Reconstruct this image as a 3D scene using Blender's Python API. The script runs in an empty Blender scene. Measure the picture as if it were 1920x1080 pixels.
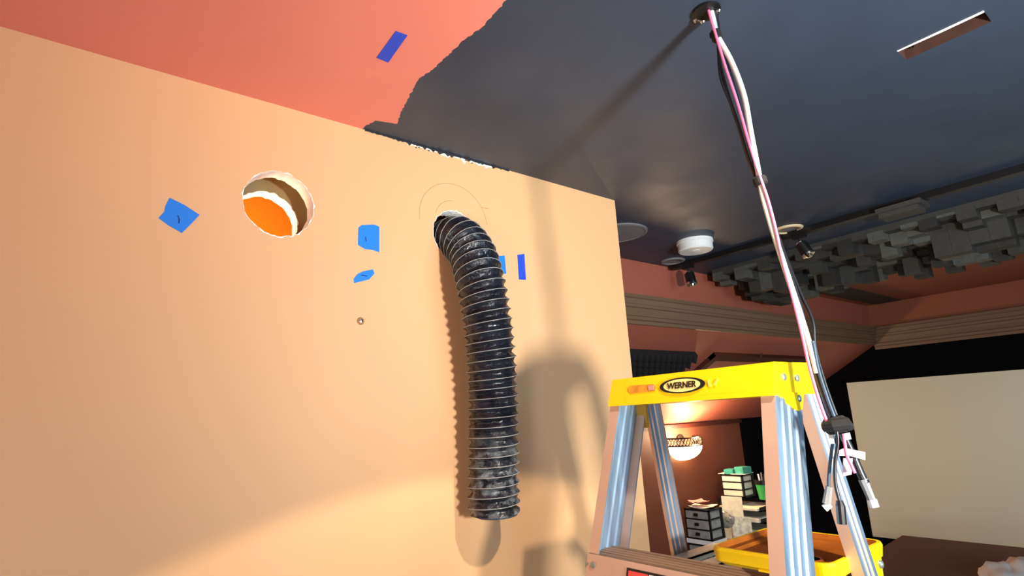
import bpy, bmesh, math, random
from mathutils import Vector, Matrix
random.seed(7)
S = bpy.context.scene
C = S.collection
PI = math.pi
# ------------------------------------------------------------------ camera
RM = Matrix(((0.61688908,-0.20883698,-0.75883791),(0.78514929,0.0963228,0.61176999),(-0.05466681,-0.97319527,0.22338869)))
RM = Matrix(RM)   # world = RM @ (x right, y down, z forward)
# columns of RM: image right, image down, view direction
# (solved from the vanishing points of the room)
RIGHT = Vector(RM.col[0]); DOWN = Vector(RM.col[1]); FWD = Vector(RM.col[2])
FPX = 1061.453
EYE = Vector((0, 0, 1.65))
cd = bpy.data.cameras.new('camera'); cam = bpy.data.objects.new('camera', cd); C.objects.link(cam)
cd.sensor_width = 36; cd.lens = FPX/1920*36; cd.clip_start = .02
cam.matrix_world = Matrix.Translation(EYE) @ Matrix((RIGHT, -DOWN, -FWD)).transposed().to_4x4()
S.camera = cam
S.view_settings.view_transform = 'Standard'; S.view_settings.look = 'None'
S.view_settings.gamma = 1; S.view_settings.use_curve_mapping = False
S.view_settings.exposure = 0.0
# ------------------------------------------------------------------ world and lamps
w = bpy.data.worlds.new('world'); S.world = w; w.use_nodes = True
w.node_tree.nodes['Background'].inputs[0].default_value = (.5, .6, .75, 1)
w.node_tree.nodes['Background'].inputs[1].default_value = .15

def lamp(name, kind, loc, power, col, aim=None, **kw):
    l = bpy.data.lights.new(name, kind); l.energy = power; l.color = col
    for k, v in kw.items(): setattr(l, k, v)
    o = bpy.data.objects.new(name, l); C.objects.link(o); o.location = loc
    if aim is not None:
        o.rotation_euler = (Vector(aim)-Vector(loc)).to_track_quat('-Z', 'Y').to_euler()
    return o
# work lamp standing to the right of the camera, tilted up at the wall and ceiling
lamp('work_light', 'SPOT', (.72, .68, 1.52), 222, (1, .96, .89), (-1.2, 1.9, 2.55), spot_size=math.radians(113), spot_blend=1, shadow_soft_size=.08)
# recessed ceiling spot that draws the scallop low on the tan wall
lamp('ceiling_spot', 'SPOT', (-.08, .80, 2.425), 72, (1, .84, .66), (-.08, .80, 0), spot_size=math.radians(109), spot_blend=.05, shadow_soft_size=.02)
# unseen cool area light added on the right to tint ladder and ceiling blue
lamp('cool_fill', 'AREA', (2.1, 1.6, 1.5), 48, (.5, .76, 1), (-1, 1.4, 1.5), shape='RECTANGLE', size=1.3, size_y=1.3)
# unseen spot added to brighten the projection screen
lamp('screen_fill', 'SPOT', (.9, 3.9, 2.38), 98, (1, 1, .9), (-.4, 5.5, .7), spot_size=math.radians(80), spot_blend=1, shadow_soft_size=.1)
# soft fill lamp added behind the camera for the hole rim and ladder front
lamp('rear_fill', 'AREA', (.5, -1.2, 1.0), 19, (1, .96, .9), (-1.3, .5, 2.1), shape='DISK', size=.5)
# spot added at the right-hand track head to brighten the desk
lamp('desk_fill', 'SPOT', (-1.095, 2.69, 2.288), 60, (1, .96, .88), (-2.55, 4.1, .9), spot_size=math.radians(50), spot_blend=.6, shadow_soft_size=.02)
lamp('void_fill', 'POINT', (-1.68, .25, 1.95), 14, (1, .78, .45), shadow_soft_size=.04)  # warm bulb added to light the wall behind the round hole
# light of the wall sconce
lamp('sconce_bulb', 'POINT', (-2.68, 3.93, 1.435), 27, (1, .66, .38), shadow_soft_size=.05)

# ------------------------------------------------------------------ helpers
def ray(x, y): return RIGHT*(x-960) + DOWN*(y-540) + FWD*FPX
def onz(x, y, z): d = ray(x, y); return EYE + d*((z-EYE.z)/d.z)
def onx(x, y, X): d = ray(x, y); return EYE + d*(X/d.x)
def ony(x, y, Y): d = ray(x, y); return EYE + d*(Y/d.y)
def onpl(x, y, n, q): d = ray(x, y); n = Vector(n); return EYE + d*((Vector(q)-EYE).dot(n)/d.dot(n))
def lin(c):
    return tuple((v/12.92 if v <= .04045 else ((v+.055)/1.055)**2.4) for v in [x/255 for x in c])

def mat(name, rgb, rough=.6, metal=0, spec=.5, noise=None, bump=None, emit=None, linear=False, coat=0, stretch=None, rvar=None, trans=0):
    """noise=(scale, amount) colour variation, bump=(scale, strength, distance)"""
    m = bpy.data.materials.new(name); m.use_nodes = True
    nt = m.node_tree; b = nt.nodes['Principled BSDF']
    c = rgb if linear else lin(rgb)
    b.inputs['Base Color'].default_value = (*c, 1)
    b.inputs['Roughness'].default_value = rough; b.inputs['Metallic'].default_value = metal
    b.inputs['Specular IOR Level'].default_value = spec
    b.inputs['Coat Weight'].default_value = coat
    b.inputs['Transmission Weight'].default_value = trans
    tc = nt.nodes.new('ShaderNodeTexCoord'); vec = tc.outputs['Object']
    if stretch:
        mp = nt.nodes.new('ShaderNodeMapping'); mp.inputs['Scale'].default_value = stretch
        nt.links.new(vec, mp.inputs[0]); vec = mp.outputs[0]
    def nz(scale, detail=5):
        n = nt.nodes.new('ShaderNodeTexNoise'); n.inputs['Scale'].default_value = scale; n.inputs['Detail'].default_value = detail
        nt.links.new(vec, n.inputs['Vector']); return n.outputs[0]
    if noise:
        r = nt.nodes.new('ShaderNodeMapRange'); r.inputs[1].default_value = .3; r.inputs[2].default_value = .7
        r.inputs[3].default_value = 1-noise[1]; r.inputs[4].default_value = 1+noise[1]
        nt.links.new(nz(noise[0]), r.inputs[0])
        mx = nt.nodes.new('ShaderNodeVectorMath'); mx.operation = 'SCALE'; mx.inputs[0].default_value = c
        nt.links.new(r.outputs[0], mx.inputs['Scale']); nt.links.new(mx.outputs[0], b.inputs['Base Color'])
    if rvar:
        r = nt.nodes.new('ShaderNodeMapRange'); r.inputs[1].default_value = .3; r.inputs[2].default_value = .7
        r.inputs[3].default_value = rough-rvar[1]; r.inputs[4].default_value = rough+rvar[1]
        nt.links.new(nz(rvar[0]), r.inputs[0]); nt.links.new(r.outputs[0], b.inputs['Roughness'])
    if bump:
        bp = nt.nodes.new('ShaderNodeBump'); bp.inputs['Strength'].default_value = bump[1]; bp.inputs['Distance'].default_value = bump[2]
        nt.links.new(nz(bump[0], 3), bp.inputs['Height']); nt.links.new(bp.outputs[0], b.inputs['Normal'])
    if emit:
        b.inputs['Emission Color'].default_value = (*lin(emit[0]), 1); b.inputs['Emission Strength'].default_value = emit[1]
    return m

def obj(name, bm, m, parent=None, smooth=False, bevel=0):
    if bevel:
        bmesh.ops.bevel(bm, geom=[e for e in bm.edges if e.is_manifold and e.calc_face_angle(0) > .5], offset=bevel, segments=2, affect='EDGES', profile=.7)
    me = bpy.data.meshes.new(name); bm.normal_update(); bm.to_mesh(me); bm.free()
    return objm(name, me, m, parent, smooth)
def objm(name, me, m, parent=None, smooth=False):
    for mm in (m if isinstance(m, (list, tuple)) else [m]): me.materials.append(mm)
    if smooth:
        for p in me.polygons: p.use_smooth = True
    o = bpy.data.objects.new(name, me); C.objects.link(o)
    if parent: setpar(o, parent)
    return o
def setpar(o, parent):
    o.parent = parent
    if parent.parent: o.matrix_parent_inverse = (Matrix.Translation(parent.parent.location)).inverted() if parent.type != 'EMPTY' else Matrix.Translation(-parent.location)
    else: o.matrix_parent_inverse = Matrix.Translation(parent.location).inverted()
    if parent.parent: o.matrix_parent_inverse = Matrix.Identity(4)   # parts of parts: the part already sits in world space
def tag(o, label=None, cat=None, group=None, kind=None):
    if label: o['label'] = label
    if cat: o['category'] = cat
    if group: o['group'] = group
    if kind: o['kind'] = kind
    return o
def thing(name, loc, label, cat, group=None):
    o = bpy.data.objects.new(name, None); o.empty_display_size = .05; C.objects.link(o); o.location = loc
    return tag(o, label, cat, group)
def BM(): return bmesh.new()
def hexa(bm, p):          # eight corners: bottom four, top four
    v = [bm.verts.new(q) for q in p]
    for f in ((3,2,1,0),(4,5,6,7),(0,1,5,4),(1,2,6,5),(2,3,7,6),(3,0,4,7)): bm.faces.new([v[i] for i in f])
    return bm
def box(bm, a, b):
    (x0,y0,z0),(x1,y1,z1) = a, b
    return hexa(bm, [(x0,y0,z0),(x1,y0,z0),(x1,y1,z0),(x0,y1,z0),(x0,y0,z1),(x1,y0,z1),(x1,y1,z1),(x0,y1,z1)])
def prism(bm, pts, off):   # polygon (3D points) swept by vector off
    off = Vector(off); a = [bm.verts.new(Vector(p)) for p in pts]; b = [bm.verts.new(Vector(p)+off) for p in pts]
    bm.faces.new(a); bm.faces.new(b[::-1]); n = len(a)
    for i in range(n): bm.faces.new((a[i], b[i], b[(i+1) % n], a[(i+1) % n]))
    bmesh.ops.recalc_face_normals(bm, faces=bm.faces); return bm
def catmull(pts, n=8):
    P = [Vector(p) for p in pts]; P = [2*P[0]-P[1]] + P + [2*P[-1]-P[-2]]; out = []
    for i in range(1, len(P)-2):
        for k in range(n):
            t = k/n; a, b, c, d = P[i-1:i+3]
            out.append(.5*((2*b)+(c-a)*t+(2*a-5*b+4*c-d)*t*t+(3*b-a-3*c+d)*t**3))
    out.append(P[-2]); return out
def frames(path):
    T = [(path[min(i+1, len(path)-1)]-path[max(i-1, 0)]).normalized() for i in range(len(path))]
    u = T[0].orthogonal().normalized(); fr = []
    for t in T:
        u = (u-t*u.dot(t)).normalized(); fr.append((t, u, t.cross(u)))
    return fr
def tube(bm, path, r, seg=8, cap=True):
    path = [Vector(p) for p in path]; rs = r if isinstance(r, (list, tuple)) else [r]*len(path); rings = []
    for p, (t, u, v), q in zip(path, frames(path), rs):
        rings.append([bm.verts.new(p+(u*math.cos(2*PI*k/seg)+v*math.sin(2*PI*k/seg))*q) for k in range(seg)])
    for a, b in zip(rings, rings[1:]):
        for k in range(seg): bm.faces.new((a[k], a[(k+1) % seg], b[(k+1) % seg], b[k]))
    if cap: bm.faces.new(rings[0][::-1]); bm.faces.new(rings[-1])
    return bm
def lathe(bm, c, prof, seg=32, ax='z', arc=(0, 2*PI)):   # prof: (radius, height)
    c = Vector(c); full = abs(arc[1]-arc[0]-2*PI) < 1e-6; n = seg if full else seg+1; rings = []
    for r, h in prof:
        ring = []
        for k in range(n):
            a = arc[0]+(arc[1]-arc[0])*k/seg; x, y = r*math.cos(a), r*math.sin(a)
            ring.append(bm.verts.new(c+(Vector((x, y, h)) if ax == 'z' else Vector((h, x, y)) if ax == 'x' else Vector((y, h, x)))))
        rings.append(ring)
    for a, b in zip(rings, rings[1:]):
        for k in range(seg): bm.faces.new((a[k], a[(k+1) % n], b[(k+1) % n], b[k]))
    for ring, (r, h) in ((rings[0], prof[0]), (rings[-1], prof[-1])):
        if r > 1e-5 and full:
            try: bm.faces.new(ring)
            except ValueError: pass
    bmesh.ops.remove_doubles(bm, verts=bm.verts, dist=1e-6)
    bmesh.ops.recalc_face_normals(bm, faces=bm.faces); return bm
def jag(a, b, n, amp, rnd):     # ragged line from a to b
    a, b = Vector(a), Vector(b); d = (b-a); nrm = Vector((-d.y, d.x, 0)).normalized() if abs(d.z) < 1e-6 else Vector((0, 0, 1))
    return [a+d*(i/n)+nrm*(rnd.uniform(-amp, amp) if 0 < i < n else 0) for i in range(n)]
def fill(bm, loops):      # outer loop first, then holes; planar
    es = []
    for L in loops:
        vs = [bm.verts.new(p) for p in L]
        for i in range(len(vs)): es.append(bm.edges.new((vs[i], vs[(i+1) % len(vs)])))
    bmesh.ops.triangle_fill(bm, use_beauty=True, use_dissolve=False, edges=es); return bm

# ------------------------------------------------------------------ materials
M_tan = mat('tan_paint', (232, 184, 134), .62, bump=(220, .06, .002), noise=(1.6, .02))
M_gyp = mat('gypsum', (250, 250, 244), .9, bump=(120, .4, .002))
M_cav = mat('drywall_paper', (150, 135, 95), .9, noise=(8, .12))
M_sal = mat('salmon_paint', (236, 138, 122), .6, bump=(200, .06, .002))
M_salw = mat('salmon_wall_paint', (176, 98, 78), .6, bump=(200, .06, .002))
M_dark = mat('charcoal_ceiling_paint', (49, 61, 79), .5, noise=(3.5, .10), rvar=(5, .06), bump=(160, .08, .002))
M_smear = mat('charcoal_smear', (46, 42, 44), .7, noise=(30, .4))
M_void = mat('orange_lit_wall', (255, 150, 30), .6)  # glow of warm light put into the colour of a salmon wall
M_mold = mat('brown_moulding', (122, 96, 74), .5, noise=(3, .08), stretch=(1, 1, 30))
M_maroon = mat('maroon_paint', (112, 62, 44), .55, noise=(6, .06))
M_black = mat('black_velvet', (6, 6, 9), .95, spec=.1)
M_trim = mat('dark_maroon_trim', (66, 26, 20), .5)
M_screen = mat('screen_fabric', (226, 228, 204), .75)
M_floor = mat('brown_carpet', (92, 70, 56), .95, noise=(40, .2), bump=(300, .6, .004))
M_room = mat('pale_wall', (205, 190, 170), .8)
M_blackpl = mat('black_plastic', (20, 20, 22), .35, noise=(20, .1))
M_foam = mat('charcoal_foam', (58, 58, 55), .55, noise=(26, .16), bump=(90, .25, .003))
M_foam_lit = mat('lit_charcoal_foam', (84, 86, 82), .45, noise=(26, .2), bump=(90, .25, .003))  # paler copy of the foam, stands in for lit block faces
M_foam_dim = mat('shaded_charcoal_foam', (42, 42, 40), .6, noise=(26, .16))  # darker copy of the foam, stands in for shaded blocks
M_foamb = mat('black_foam', (22, 22, 26), .9, bump=(150, .5, .004))
M_white = mat('white_plastic', (236, 240, 240), .4)
M_grey = mat('grey_plastic', (118, 118, 120), .6)
M_chrome = mat('chrome', (220, 220, 220), .12, metal=1)
def dusty(m):
    nt = m.node_tree; b = nt.nodes['Principled BSDF']; old = b.inputs['Base Color'].links[0].from_socket
    tc = nt.nodes.new('ShaderNodeTexCoord'); sx = nt.nodes.new('ShaderNodeSeparateXYZ'); nt.links.new(tc.outputs['Object'], sx.inputs[0])
    n = nt.nodes.new('ShaderNodeTexNoise'); n.inputs['Scale'].default_value = 34; n.inputs['Detail'].default_value = 6; nt.links.new(tc.outputs['Object'], n.inputs['Vector'])
    z = nt.nodes.new('ShaderNodeMapRange'); z.inputs[1].default_value = 1.62; z.inputs[2].default_value = 1.53; nt.links.new(sx.outputs[2], z.inputs[0])
    q = nt.nodes.new('ShaderNodeMapRange'); q.inputs[1].default_value = .46; q.inputs[2].default_value = .84; nt.links.new(n.outputs[0], q.inputs[0])
    mu = nt.nodes.new('ShaderNodeMath'); mu.operation = 'MULTIPLY'; nt.links.new(z.outputs[0], mu.inputs[0]); nt.links.new(q.outputs[0], mu.inputs[1])
    mx = nt.nodes.new('ShaderNodeMix'); mx.data_type = 'RGBA'; nt.links.new(mu.outputs[0], mx.inputs[0]); nt.links.new(old, mx.inputs[6]); mx.inputs[7].default_value = (*lin((150, 160, 168)), 1)
    nt.links.new(mx.outputs[2], b.inputs['Base Color'])
M_duct = mat('black_vinyl', (24, 28, 38), .36, bump=(70, .55, .006), noise=(22, .5), rvar=(30, .12))
dusty(M_duct)
M_wire = mat('grey_wire_piping', (150, 152, 152), .45)
M_tape1 = mat('blue_tape', (22, 132, 238), .6, bump=(500, .3, .001))
M_tape2 = mat('deep_blue_tape', (36, 76, 214), .6, bump=(500, .3, .001))
M_pen = mat('pen_ink', (20, 46, 110), .6)
M_pencil = mat('pencil_line', (176, 132, 88), .8)
M_yel = mat('yellow_plastic', (255, 216, 4), .42, noise=(30, .03))
M_tray = mat('brown_tray_floor', (156, 84, 14), .5, noise=(16, .22))  # darker orange-brown than the yellow tray body, uneven by noise
M_alu_cool = mat('aluminium', (138, 166, 192), .42, metal=.7, noise=(40, .22), stretch=(1, 1, .07), rvar=(20, .1))  # cool blue reflections put into the web colour
M_alu_warm = mat('warm_reflection_aluminium', (206, 176, 158), .5, metal=.35, noise=(12, .06))  # pinkish reflection of a tan wall put into the metal colour
M_step = mat('worn_step_tread', (132, 108, 88), .6, metal=.2, noise=(18, .25), stretch=(.25, 3, 1))
M_rivet = mat('rivet_steel', (150, 165, 165), .35, metal=.7)
M_red = mat('red_sticker', (224, 74, 72), .5)
M_wrap = mat('black_wrap', (14, 14, 16), .85)
M_cab_w = mat('white_cable', (206, 218, 208), .45)
M_cab_p = mat('pink_cable', (240, 120, 165), .45)
M_cab_k = mat('black_cable', (16, 20, 26), .32)
M_cab_g = mat('slate_cable', (52, 74, 92), .35)
M_paper = mat('paper', (232, 228, 205), .85, noise=(30, .08))
M_pinkp = mat('pink_paper', (226, 150, 140), .85)
M_bin = mat('drawer_clear_plastic', (150, 152, 150), .3, noise=(24, .25))
M_teal = mat('teal_plastic', (60, 150, 134), .4, noise=(40, .25))
M_green = mat('green_plastic', (60, 170, 84), .4)
M_wood = mat('dark_wood', (70, 46, 34), .5)
M_brown = mat('brown_cloth', (96, 66, 54), .85, bump=(60, .3, .004))
M_cloth = mat('white_cloth', (236, 236, 230), .85)
M_glow = mat('lit_glass', (255, 240, 210), .5, emit=((255, 220, 165), 14.0))
M_brass = mat('bronze_filigree', (40, 30, 22), .4, metal=.6)
M_slot = mat('raw_wood_recess', (70, 42, 34), .8, noise=(30, .2))

WX = -1.334        # face of the tan wall
WY = 1.604         # its free end
H = 2.44
SX = -1.879        # soffit face on the left
KX = -2.853        # knee wall
FY = 5.50          # far wall
SL = .578          # slope of the sloping ceiling
def zs(x): return 2.095 + SL*(x-SX)
def struct(name, bm, m, label, parent=None, **k):
    o = obj(name, bm, m, parent, **k)
    return tag(o, label, kind='structure')

# ------------------------------------------------------------------ shell
struct('floor', box(BM(), (-2.95, -1.6, -.08), (2.3, 5.6, 0)), M_floor, 'brown carpeted floor of the room')
# tan partition: two board layers round a stud cavity, with holes cut through
rnd = random.Random(3)
def circ(X, cy, cz, r, amp, n=64, seed=1, lo=None):
    q = random.Random(seed); out = []
    a2 = [q.uniform(-amp, amp) for _ in range(n)]
    for k in range(n):
        a = 2*PI*k/n; rr = r + a2[k]; out.append(Vector((X, cy+rr*math.cos(a), cz+rr*math.sin(a))))
    return out
h1 = (.3735, 2.1815, .0815); h2 = (.872, 2.182, .074)
def board(X0, X1, holes, y0, y1, z0, z1):
    """front skin at X0, back skin at X1, with holes; returns skin bmesh and list of hole-rim bmeshes"""
    bm = BM(); rims = []
    for X in (X0, X1):
        loops = [[Vector((X, y0, z0)), Vector((X, y1, z0)), Vector((X, y1, z1)), Vector((X, y0, z1))]]
        for i, h in enumerate(holes): loops.append(circ(X, h[0], h[1], h[2], .0016, seed=11+i))
        fill(bm, loops)
    for i, h in enumerate(holes):
        rb = BM(); q = random.Random(50+i); seed = 11+i
        a = circ(X0, h[0], h[1], h[2], .0016, seed=seed); b = circ(X1, h[0], h[1], h[2], .0016, seed=seed)
        mid = [[p.lerp(s, t)+Vector((0, h[0]-p.y, h[1]-p.z)).normalized()*q.uniform(-.0006, .0013) for p, s in zip(a, b)] for t in (.2, .45, .7, .9)]
        L = [a]+mid+[b]; vs = [[rb.verts.new(p) for p in l] for l in L]; n = len(a)
        for u, v in zip(vs, vs[1:]):
            for k in range(n): rb.faces.new((u[k], u[(k+1) % n], v[(k+1) % n], v[k]))
        # flaked paper round the cut
        inner = [rb.verts.new(p+Vector((.0007, 0, 0))) for p in a]
        outer = [rb.verts.new(p+Vector((.0009, 0, 0))+Vector((0, p.y-h[0], p.z-h[1])).normalized()*abs(q.gauss(.0012, .0014))) for p in a]
        for k in range(n): rb.faces.new((inner[k], outer[k], outer[(k+1) % n], inner[(k+1) % n]))
        rims.append(rb)
    # edges of the board
    for (ya, za), (yb, zb) in (((y0, z0), (y1, z0)), ((y1, z0), (y1, z1)), ((y1, z1), (y0, z1)), ((y0, z1), (y0, z0))):
        bm.faces.new([bm.verts.new(p) for p in ((X0, ya, za), (X0, yb, zb), (X1, yb, zb), (X1, ya, za))])
    bmesh.ops.recalc_face_normals(bm, faces=bm.faces)
    return bm, rims
bmf, rims = board(WX, WX-.045, [h1, h2], -1.6, WY, 0, H)
wall = struct('wall_left', bmf, M_tan, 'tan painted partition wall with two round duct holes')
for r, l in zip(rims, ('ragged white plaster edge of the open round hole', 'white plaster edge round the black duct')):
    tag(obj('hole_rim', r, M_gyp, wall), l)
bmb, rims = board(WX-.13, WX-.172, [(h1[0]+.004, h1[1]-.003, .080), (h2[0], h2[1], .078)], -1.6, WY, 0, H)
back = obj('back_board', bmb, M_cav, wall)
for r in rims: obj('hole_rim', r, M_gyp, wall)
obj('end_cap', box(BM(), (WX-.172, WY-.012, 0), (WX-.0005, WY, H-.001)), M_tan, wall)
b = BM(); box(b, (WX-.1295, -.6, 2.305), (WX-.124, WY-.03, 2.311)); obj('board_joint', b, M_blackpl, wall)
# pencil arcs round the duct hole
def arc(cy, cz, r, a0, a1, wd=.0011):
    b = BM(); n = 48; prev = None
    for k in range(n+1):
        a = math.radians(a0+(a1-a0)*k/n); v = [b.verts.new((WX+h, cy+q*math.cos(a), cz+q*math.sin(a))) for q, h in ((r, .0004), (r+wd, .0004))]
        if prev: b.faces.new((prev[0], prev[1], v[1], v[0]))
        prev = v
    return b
obj('pencil_arc', arc(.872, 2.225, .1175, 187, 5), M_pencil, wall)
obj('pencil_arc', arc(.872, 2.222, .066, 165, 95), M_pencil, wall)
b = BM(); box(b, (WX, .972, 2.288), (WX+.0004, 1.0, 2.2893)); obj('pencil_arc', b, M_pencil, wall)
# dark paint dragged over the top of the wall and scraped bare plaster below it
q = random.Random(5); b = BM()
ys = [.59+.5*i/70 for i in range(71)]
top = [Vector((WX+.0012, y, H-.0005)) for y in ys]
bot = [Vector((WX+.0012, y, H-.003-abs(q.gauss(0, .004))*(1 if .66 < y < 1.03 else .25))) for y in ys]
prism(b, bot+top[::-1], (.0008, 0, 0)); obj('paint_smear', b, M_smear, wall)
b = BM(); ys = [.72+.3*i/40 for i in range(41)]
top = [Vector((WX+.0004, y, H-.001)) for y in ys]
bot = [Vector((WX+.0004, y, H-.006-abs(q.gauss(0, .005))*(1 if .83 < y < 1.01 else .4))) for y in ys]
prism(b, bot+top[::-1], (.0005, 0, 0)); obj('bare_plaster', b, M_gyp, wall)
b = BM()
for k in range(46):
    y = q.gauss(.86, .10); z = H-abs(q.gauss(.004, .005)); s = q.uniform(.0008, .0026)
    if z < H-.001: box(b, (WX+.0003, y-s, z-s*.5), (WX+.0022, y+s, z+s*.5))
tag(obj('paint_speck', b, M_smear, wall), kind='stuff')

# ceiling: old salmon paint near the camera, charcoal beyond a ragged roller line
bl = [onz(x, y, H) for x, y in ((683, 238), (703, 226), (745, 232), (750, 215), (765, 185), (785, 148), (812, 130), (870, 75), (905, 50), (950, 0))]
bl = [Vector((SX, bl[0].y, H))]+bl+[Vector((-.45, .60, H)), Vector((.3, .625, H)), Vector((2.2, .58, H))]
edge = []
for p, s in zip(bl, bl[1:]):
    L = (s-p).length; edge += jag(p, s, max(2, int(L/.006)), .0022 if p.x < -.4 else .006, rnd)
edge.append(bl[-1])
cb = BM()
fill(cb, [edge+[Vector((2.2, -1.6, H)), Vector((SX, -1.6, H))]])
for f in cb.faces: f.material_index = 0
old = set(cb.faces)
slot = [Vector((x, y, H)) for x, y in ((-.335, 1.472), (-.172, 1.472), (-.172, 1.532), (-.335, 1.532))]
chole = [Vector((-.515+.021*math.cos(2*PI*k/24), .966+.021*math.sin(2*PI*k/24), H)) for k in range(24)]
fill(cb, [edge+[Vector((2.2, FY, H)), Vector((SX, FY, H))], slot, chole])
for f in cb.faces:
    if f not in old: f.material_index = 1 if f.calc_center_median().y < 3.75 else 1
for f in cb.faces:
    f.normal_update()
    if f.normal.z > 0: f.normal_flip()
ceil = struct('ceiling', cb, [M_sal, M_dark], 'flat ceiling, salmon near the tan wall and charcoal beyond a ragged paint line')
# slot cut in the ceiling
b = BM()
for p, s in zip(slot, slot[1:]+slot[:1]): b.faces.new([b.verts.new(v) for v in (p, s, s+Vector((0, 0, .05)), p+Vector((0, 0, .05)))])
b.faces.new([b.verts.new(v+Vector((0, 0, .05))) for v in slot]); obj('slot_recess', b, M_slot, ceil)
b = BM(); prism(b, [(-.335, 1.470, H-.0015), (-.172, 1.470, H-.0015), (-.172, 1.4765, H-.0015), (-.25, 1.4775, H-.0015), (-.335, 1.474, H-.0015)], (0, 0, .012)); tag(obj('torn_edge', b, M_gyp, ceil), 'white torn plaster edge of the ceiling slot')
b = BM(); lathe(b, (-.315, 1.522, H+.02), [(.0001, -.004), (.004, -.003), (.004, .02)], 10); obj('screw', b, M_chrome, ceil)
b = BM()
for p, s in zip(chole, chole[1:]+chole[:1]): b.faces.new([b.verts.new(v) for v in (p, s, s+Vector((0, 0, .06)), p+Vector((0, 0, .06)))])
b.faces.new([b.verts.new(v+Vector((0, 0, .06))) for v in chole]); obj('cable_hole', b, M_black, ceil)
# the salmon end of the flat ceiling past the diffuser
M_sal_dim = mat('dim_salmon_paint', (150, 84, 58), .6, bump=(200, .06, .002))  # salmon paint with the dimness of the far end put into its colour
b = BM(); box(b, (SX, 3.66, H-.004), (2.2, FY, H-.0005)); obj('salmon_ceiling_end', b, M_sal_dim, ceil)

# left soffit face, moulding, sloping ceiling, knee wall
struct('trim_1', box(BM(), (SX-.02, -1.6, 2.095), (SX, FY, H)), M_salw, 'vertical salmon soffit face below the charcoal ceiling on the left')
def moulding(axis):
    prof = [(0, 2.088), (.012, 2.088), (.014, 2.106), (.026, 2.110), (.028, 2.126), (.020, 2.132), (.030, 2.150), (.034, 2.168), (.044, 2.172), (.046, 2.186), (.040, 2.190), (.050, 2.214), (.058, 2.218), (.058, 2.236), (0, 2.240)]
    if axis == 'y': return prism(BM(), [(SX+p, 1.5, z) for p, z in prof], (0, FY-1.5, 0))
    prof = [(p, 2.05+(z-2.088)*1.27) for p, z in prof]
    return prism(BM(), [(SX, FY-p, z) for p, z in prof], (4.05, 0, 0))
struct('trim_2', moulding('y'), M_mold, 'brown stepped crown moulding along the left soffit')
struct('trim_3', moulding('x'), M_mold, 'brown stepped crown moulding above the black screen wall')
b = BM(); prism(b, [(SX, 1.51, zs(SX)), (KX, 1.51, zs(KX)), (KX, 1.51, zs(KX)+.03), (SX, 1.51, zs(SX)+.03)], (0, FY-1.51, 0))
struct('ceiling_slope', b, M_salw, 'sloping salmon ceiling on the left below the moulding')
b = BM(); box(b, (KX-.05, 1.51, 0), (KX, 4.83, zs(KX))); 
for f in b.faces: f.material_index = 0
old = set(b.faces); box(b, (KX-.05, 4.83, 0), (KX, FY, zs(KX)))
for f in b.faces:
    if f not in old: f.material_index = 1
struct('wall_knee', b, [M_maroon, M_black], 'low maroon knee wall on the left that turns black near the screen')
struct('trim_4', box(BM(), (KX, 1.51, 1.497), (KX+.025, 4.83, 1.528)), M_trim, 'dark maroon rail along the top of the knee wall')
# far wall: salmon strip above the moulding, black gable below
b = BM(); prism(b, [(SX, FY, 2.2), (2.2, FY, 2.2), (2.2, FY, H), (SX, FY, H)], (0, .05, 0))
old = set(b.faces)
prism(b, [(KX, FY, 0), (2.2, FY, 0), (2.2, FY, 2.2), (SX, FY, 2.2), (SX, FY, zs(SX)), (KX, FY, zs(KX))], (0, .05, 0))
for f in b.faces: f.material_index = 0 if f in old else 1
struct('wall_far', b, [M_sal_dim, M_black], 'black gable wall behind the projection screen with a salmon strip on top')
struct('wall_right', box(BM(), (2.2, -1.6, 0), (2.3, 5.55, H)), M_room, 'pale wall on the right, out of the picture')
struct('wall_back', box(BM(), (-1.334, -1.7, 0), (2.3, -1.6, H)), M_room, 'pale wall behind the camera')
# unseen void added behind the tan partition, closed against leaking light
b = BM(); prism(b, [(WX-.172, 1.44, 0), (KX, 1.44, 0), (KX, 1.44, zs(KX)), (SX, 1.44, zs(SX)), (SX, 1.44, H), (WX-.172, 1.44, H)], (0, .06, 0))
struct('wall_light_stop', b, M_salw, 'unseen partition added to keep the bulb light inside the void')
struct('wall_void', box(BM(), (SX-.02, -1.6, 0), (SX+.012, 1.44, H-.002)), M_void, 'wall seen through the round hole, coloured as if lit orange')
# shade panel framed on the slope
fr = tag(bpy.data.objects.new('framed_slope_panel', None), 'dark framed panel on the sloping salmon ceiling above the ladder cap', 'ceiling panel'); C.objects.link(fr)
fr.location = (-2.2, 3.95, zs(-2.2))
def slab(x0, x1, y0, y1, t0, t1):   # piece lying under the slope
    n = Vector((SL, 0, -1)).normalized(); P = [Vector((x, y, zs(x))) for x, y in ((x0, y0), (x1, y0), (x1, y1), (x0, y1))]
    return hexa(BM(), [p+n*t1 for p in P]+[p+n*t0 for p in P])
obj('panel', slab(-2.38, -2.07, 3.34, 4.6, .001, .006), mat('panel_paint', (150, 92, 72), .6), fr)
obj('frame_rail', slab(-2.105, -2.055, 3.30, 4.62, 0, .028), M_trim, fr)
obj('frame_rail', slab(-2.42, -2.37, 3.30, 4.62, 0, .028), M_trim, fr)
obj('frame_rail', slab(-2.40, -2.06, 3.30, 3.36, 0, .029), M_trim, fr)
obj('frame_rail', slab(-2.40, -2.06, 4.57, 4.62, 0, .029), M_trim, fr)
b = BM(); p = onpl(1410, 663, (SL, 0, -1), (SX, 0, 2.095)); n = Vector((SL, 0, -1)).normalized()
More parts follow.
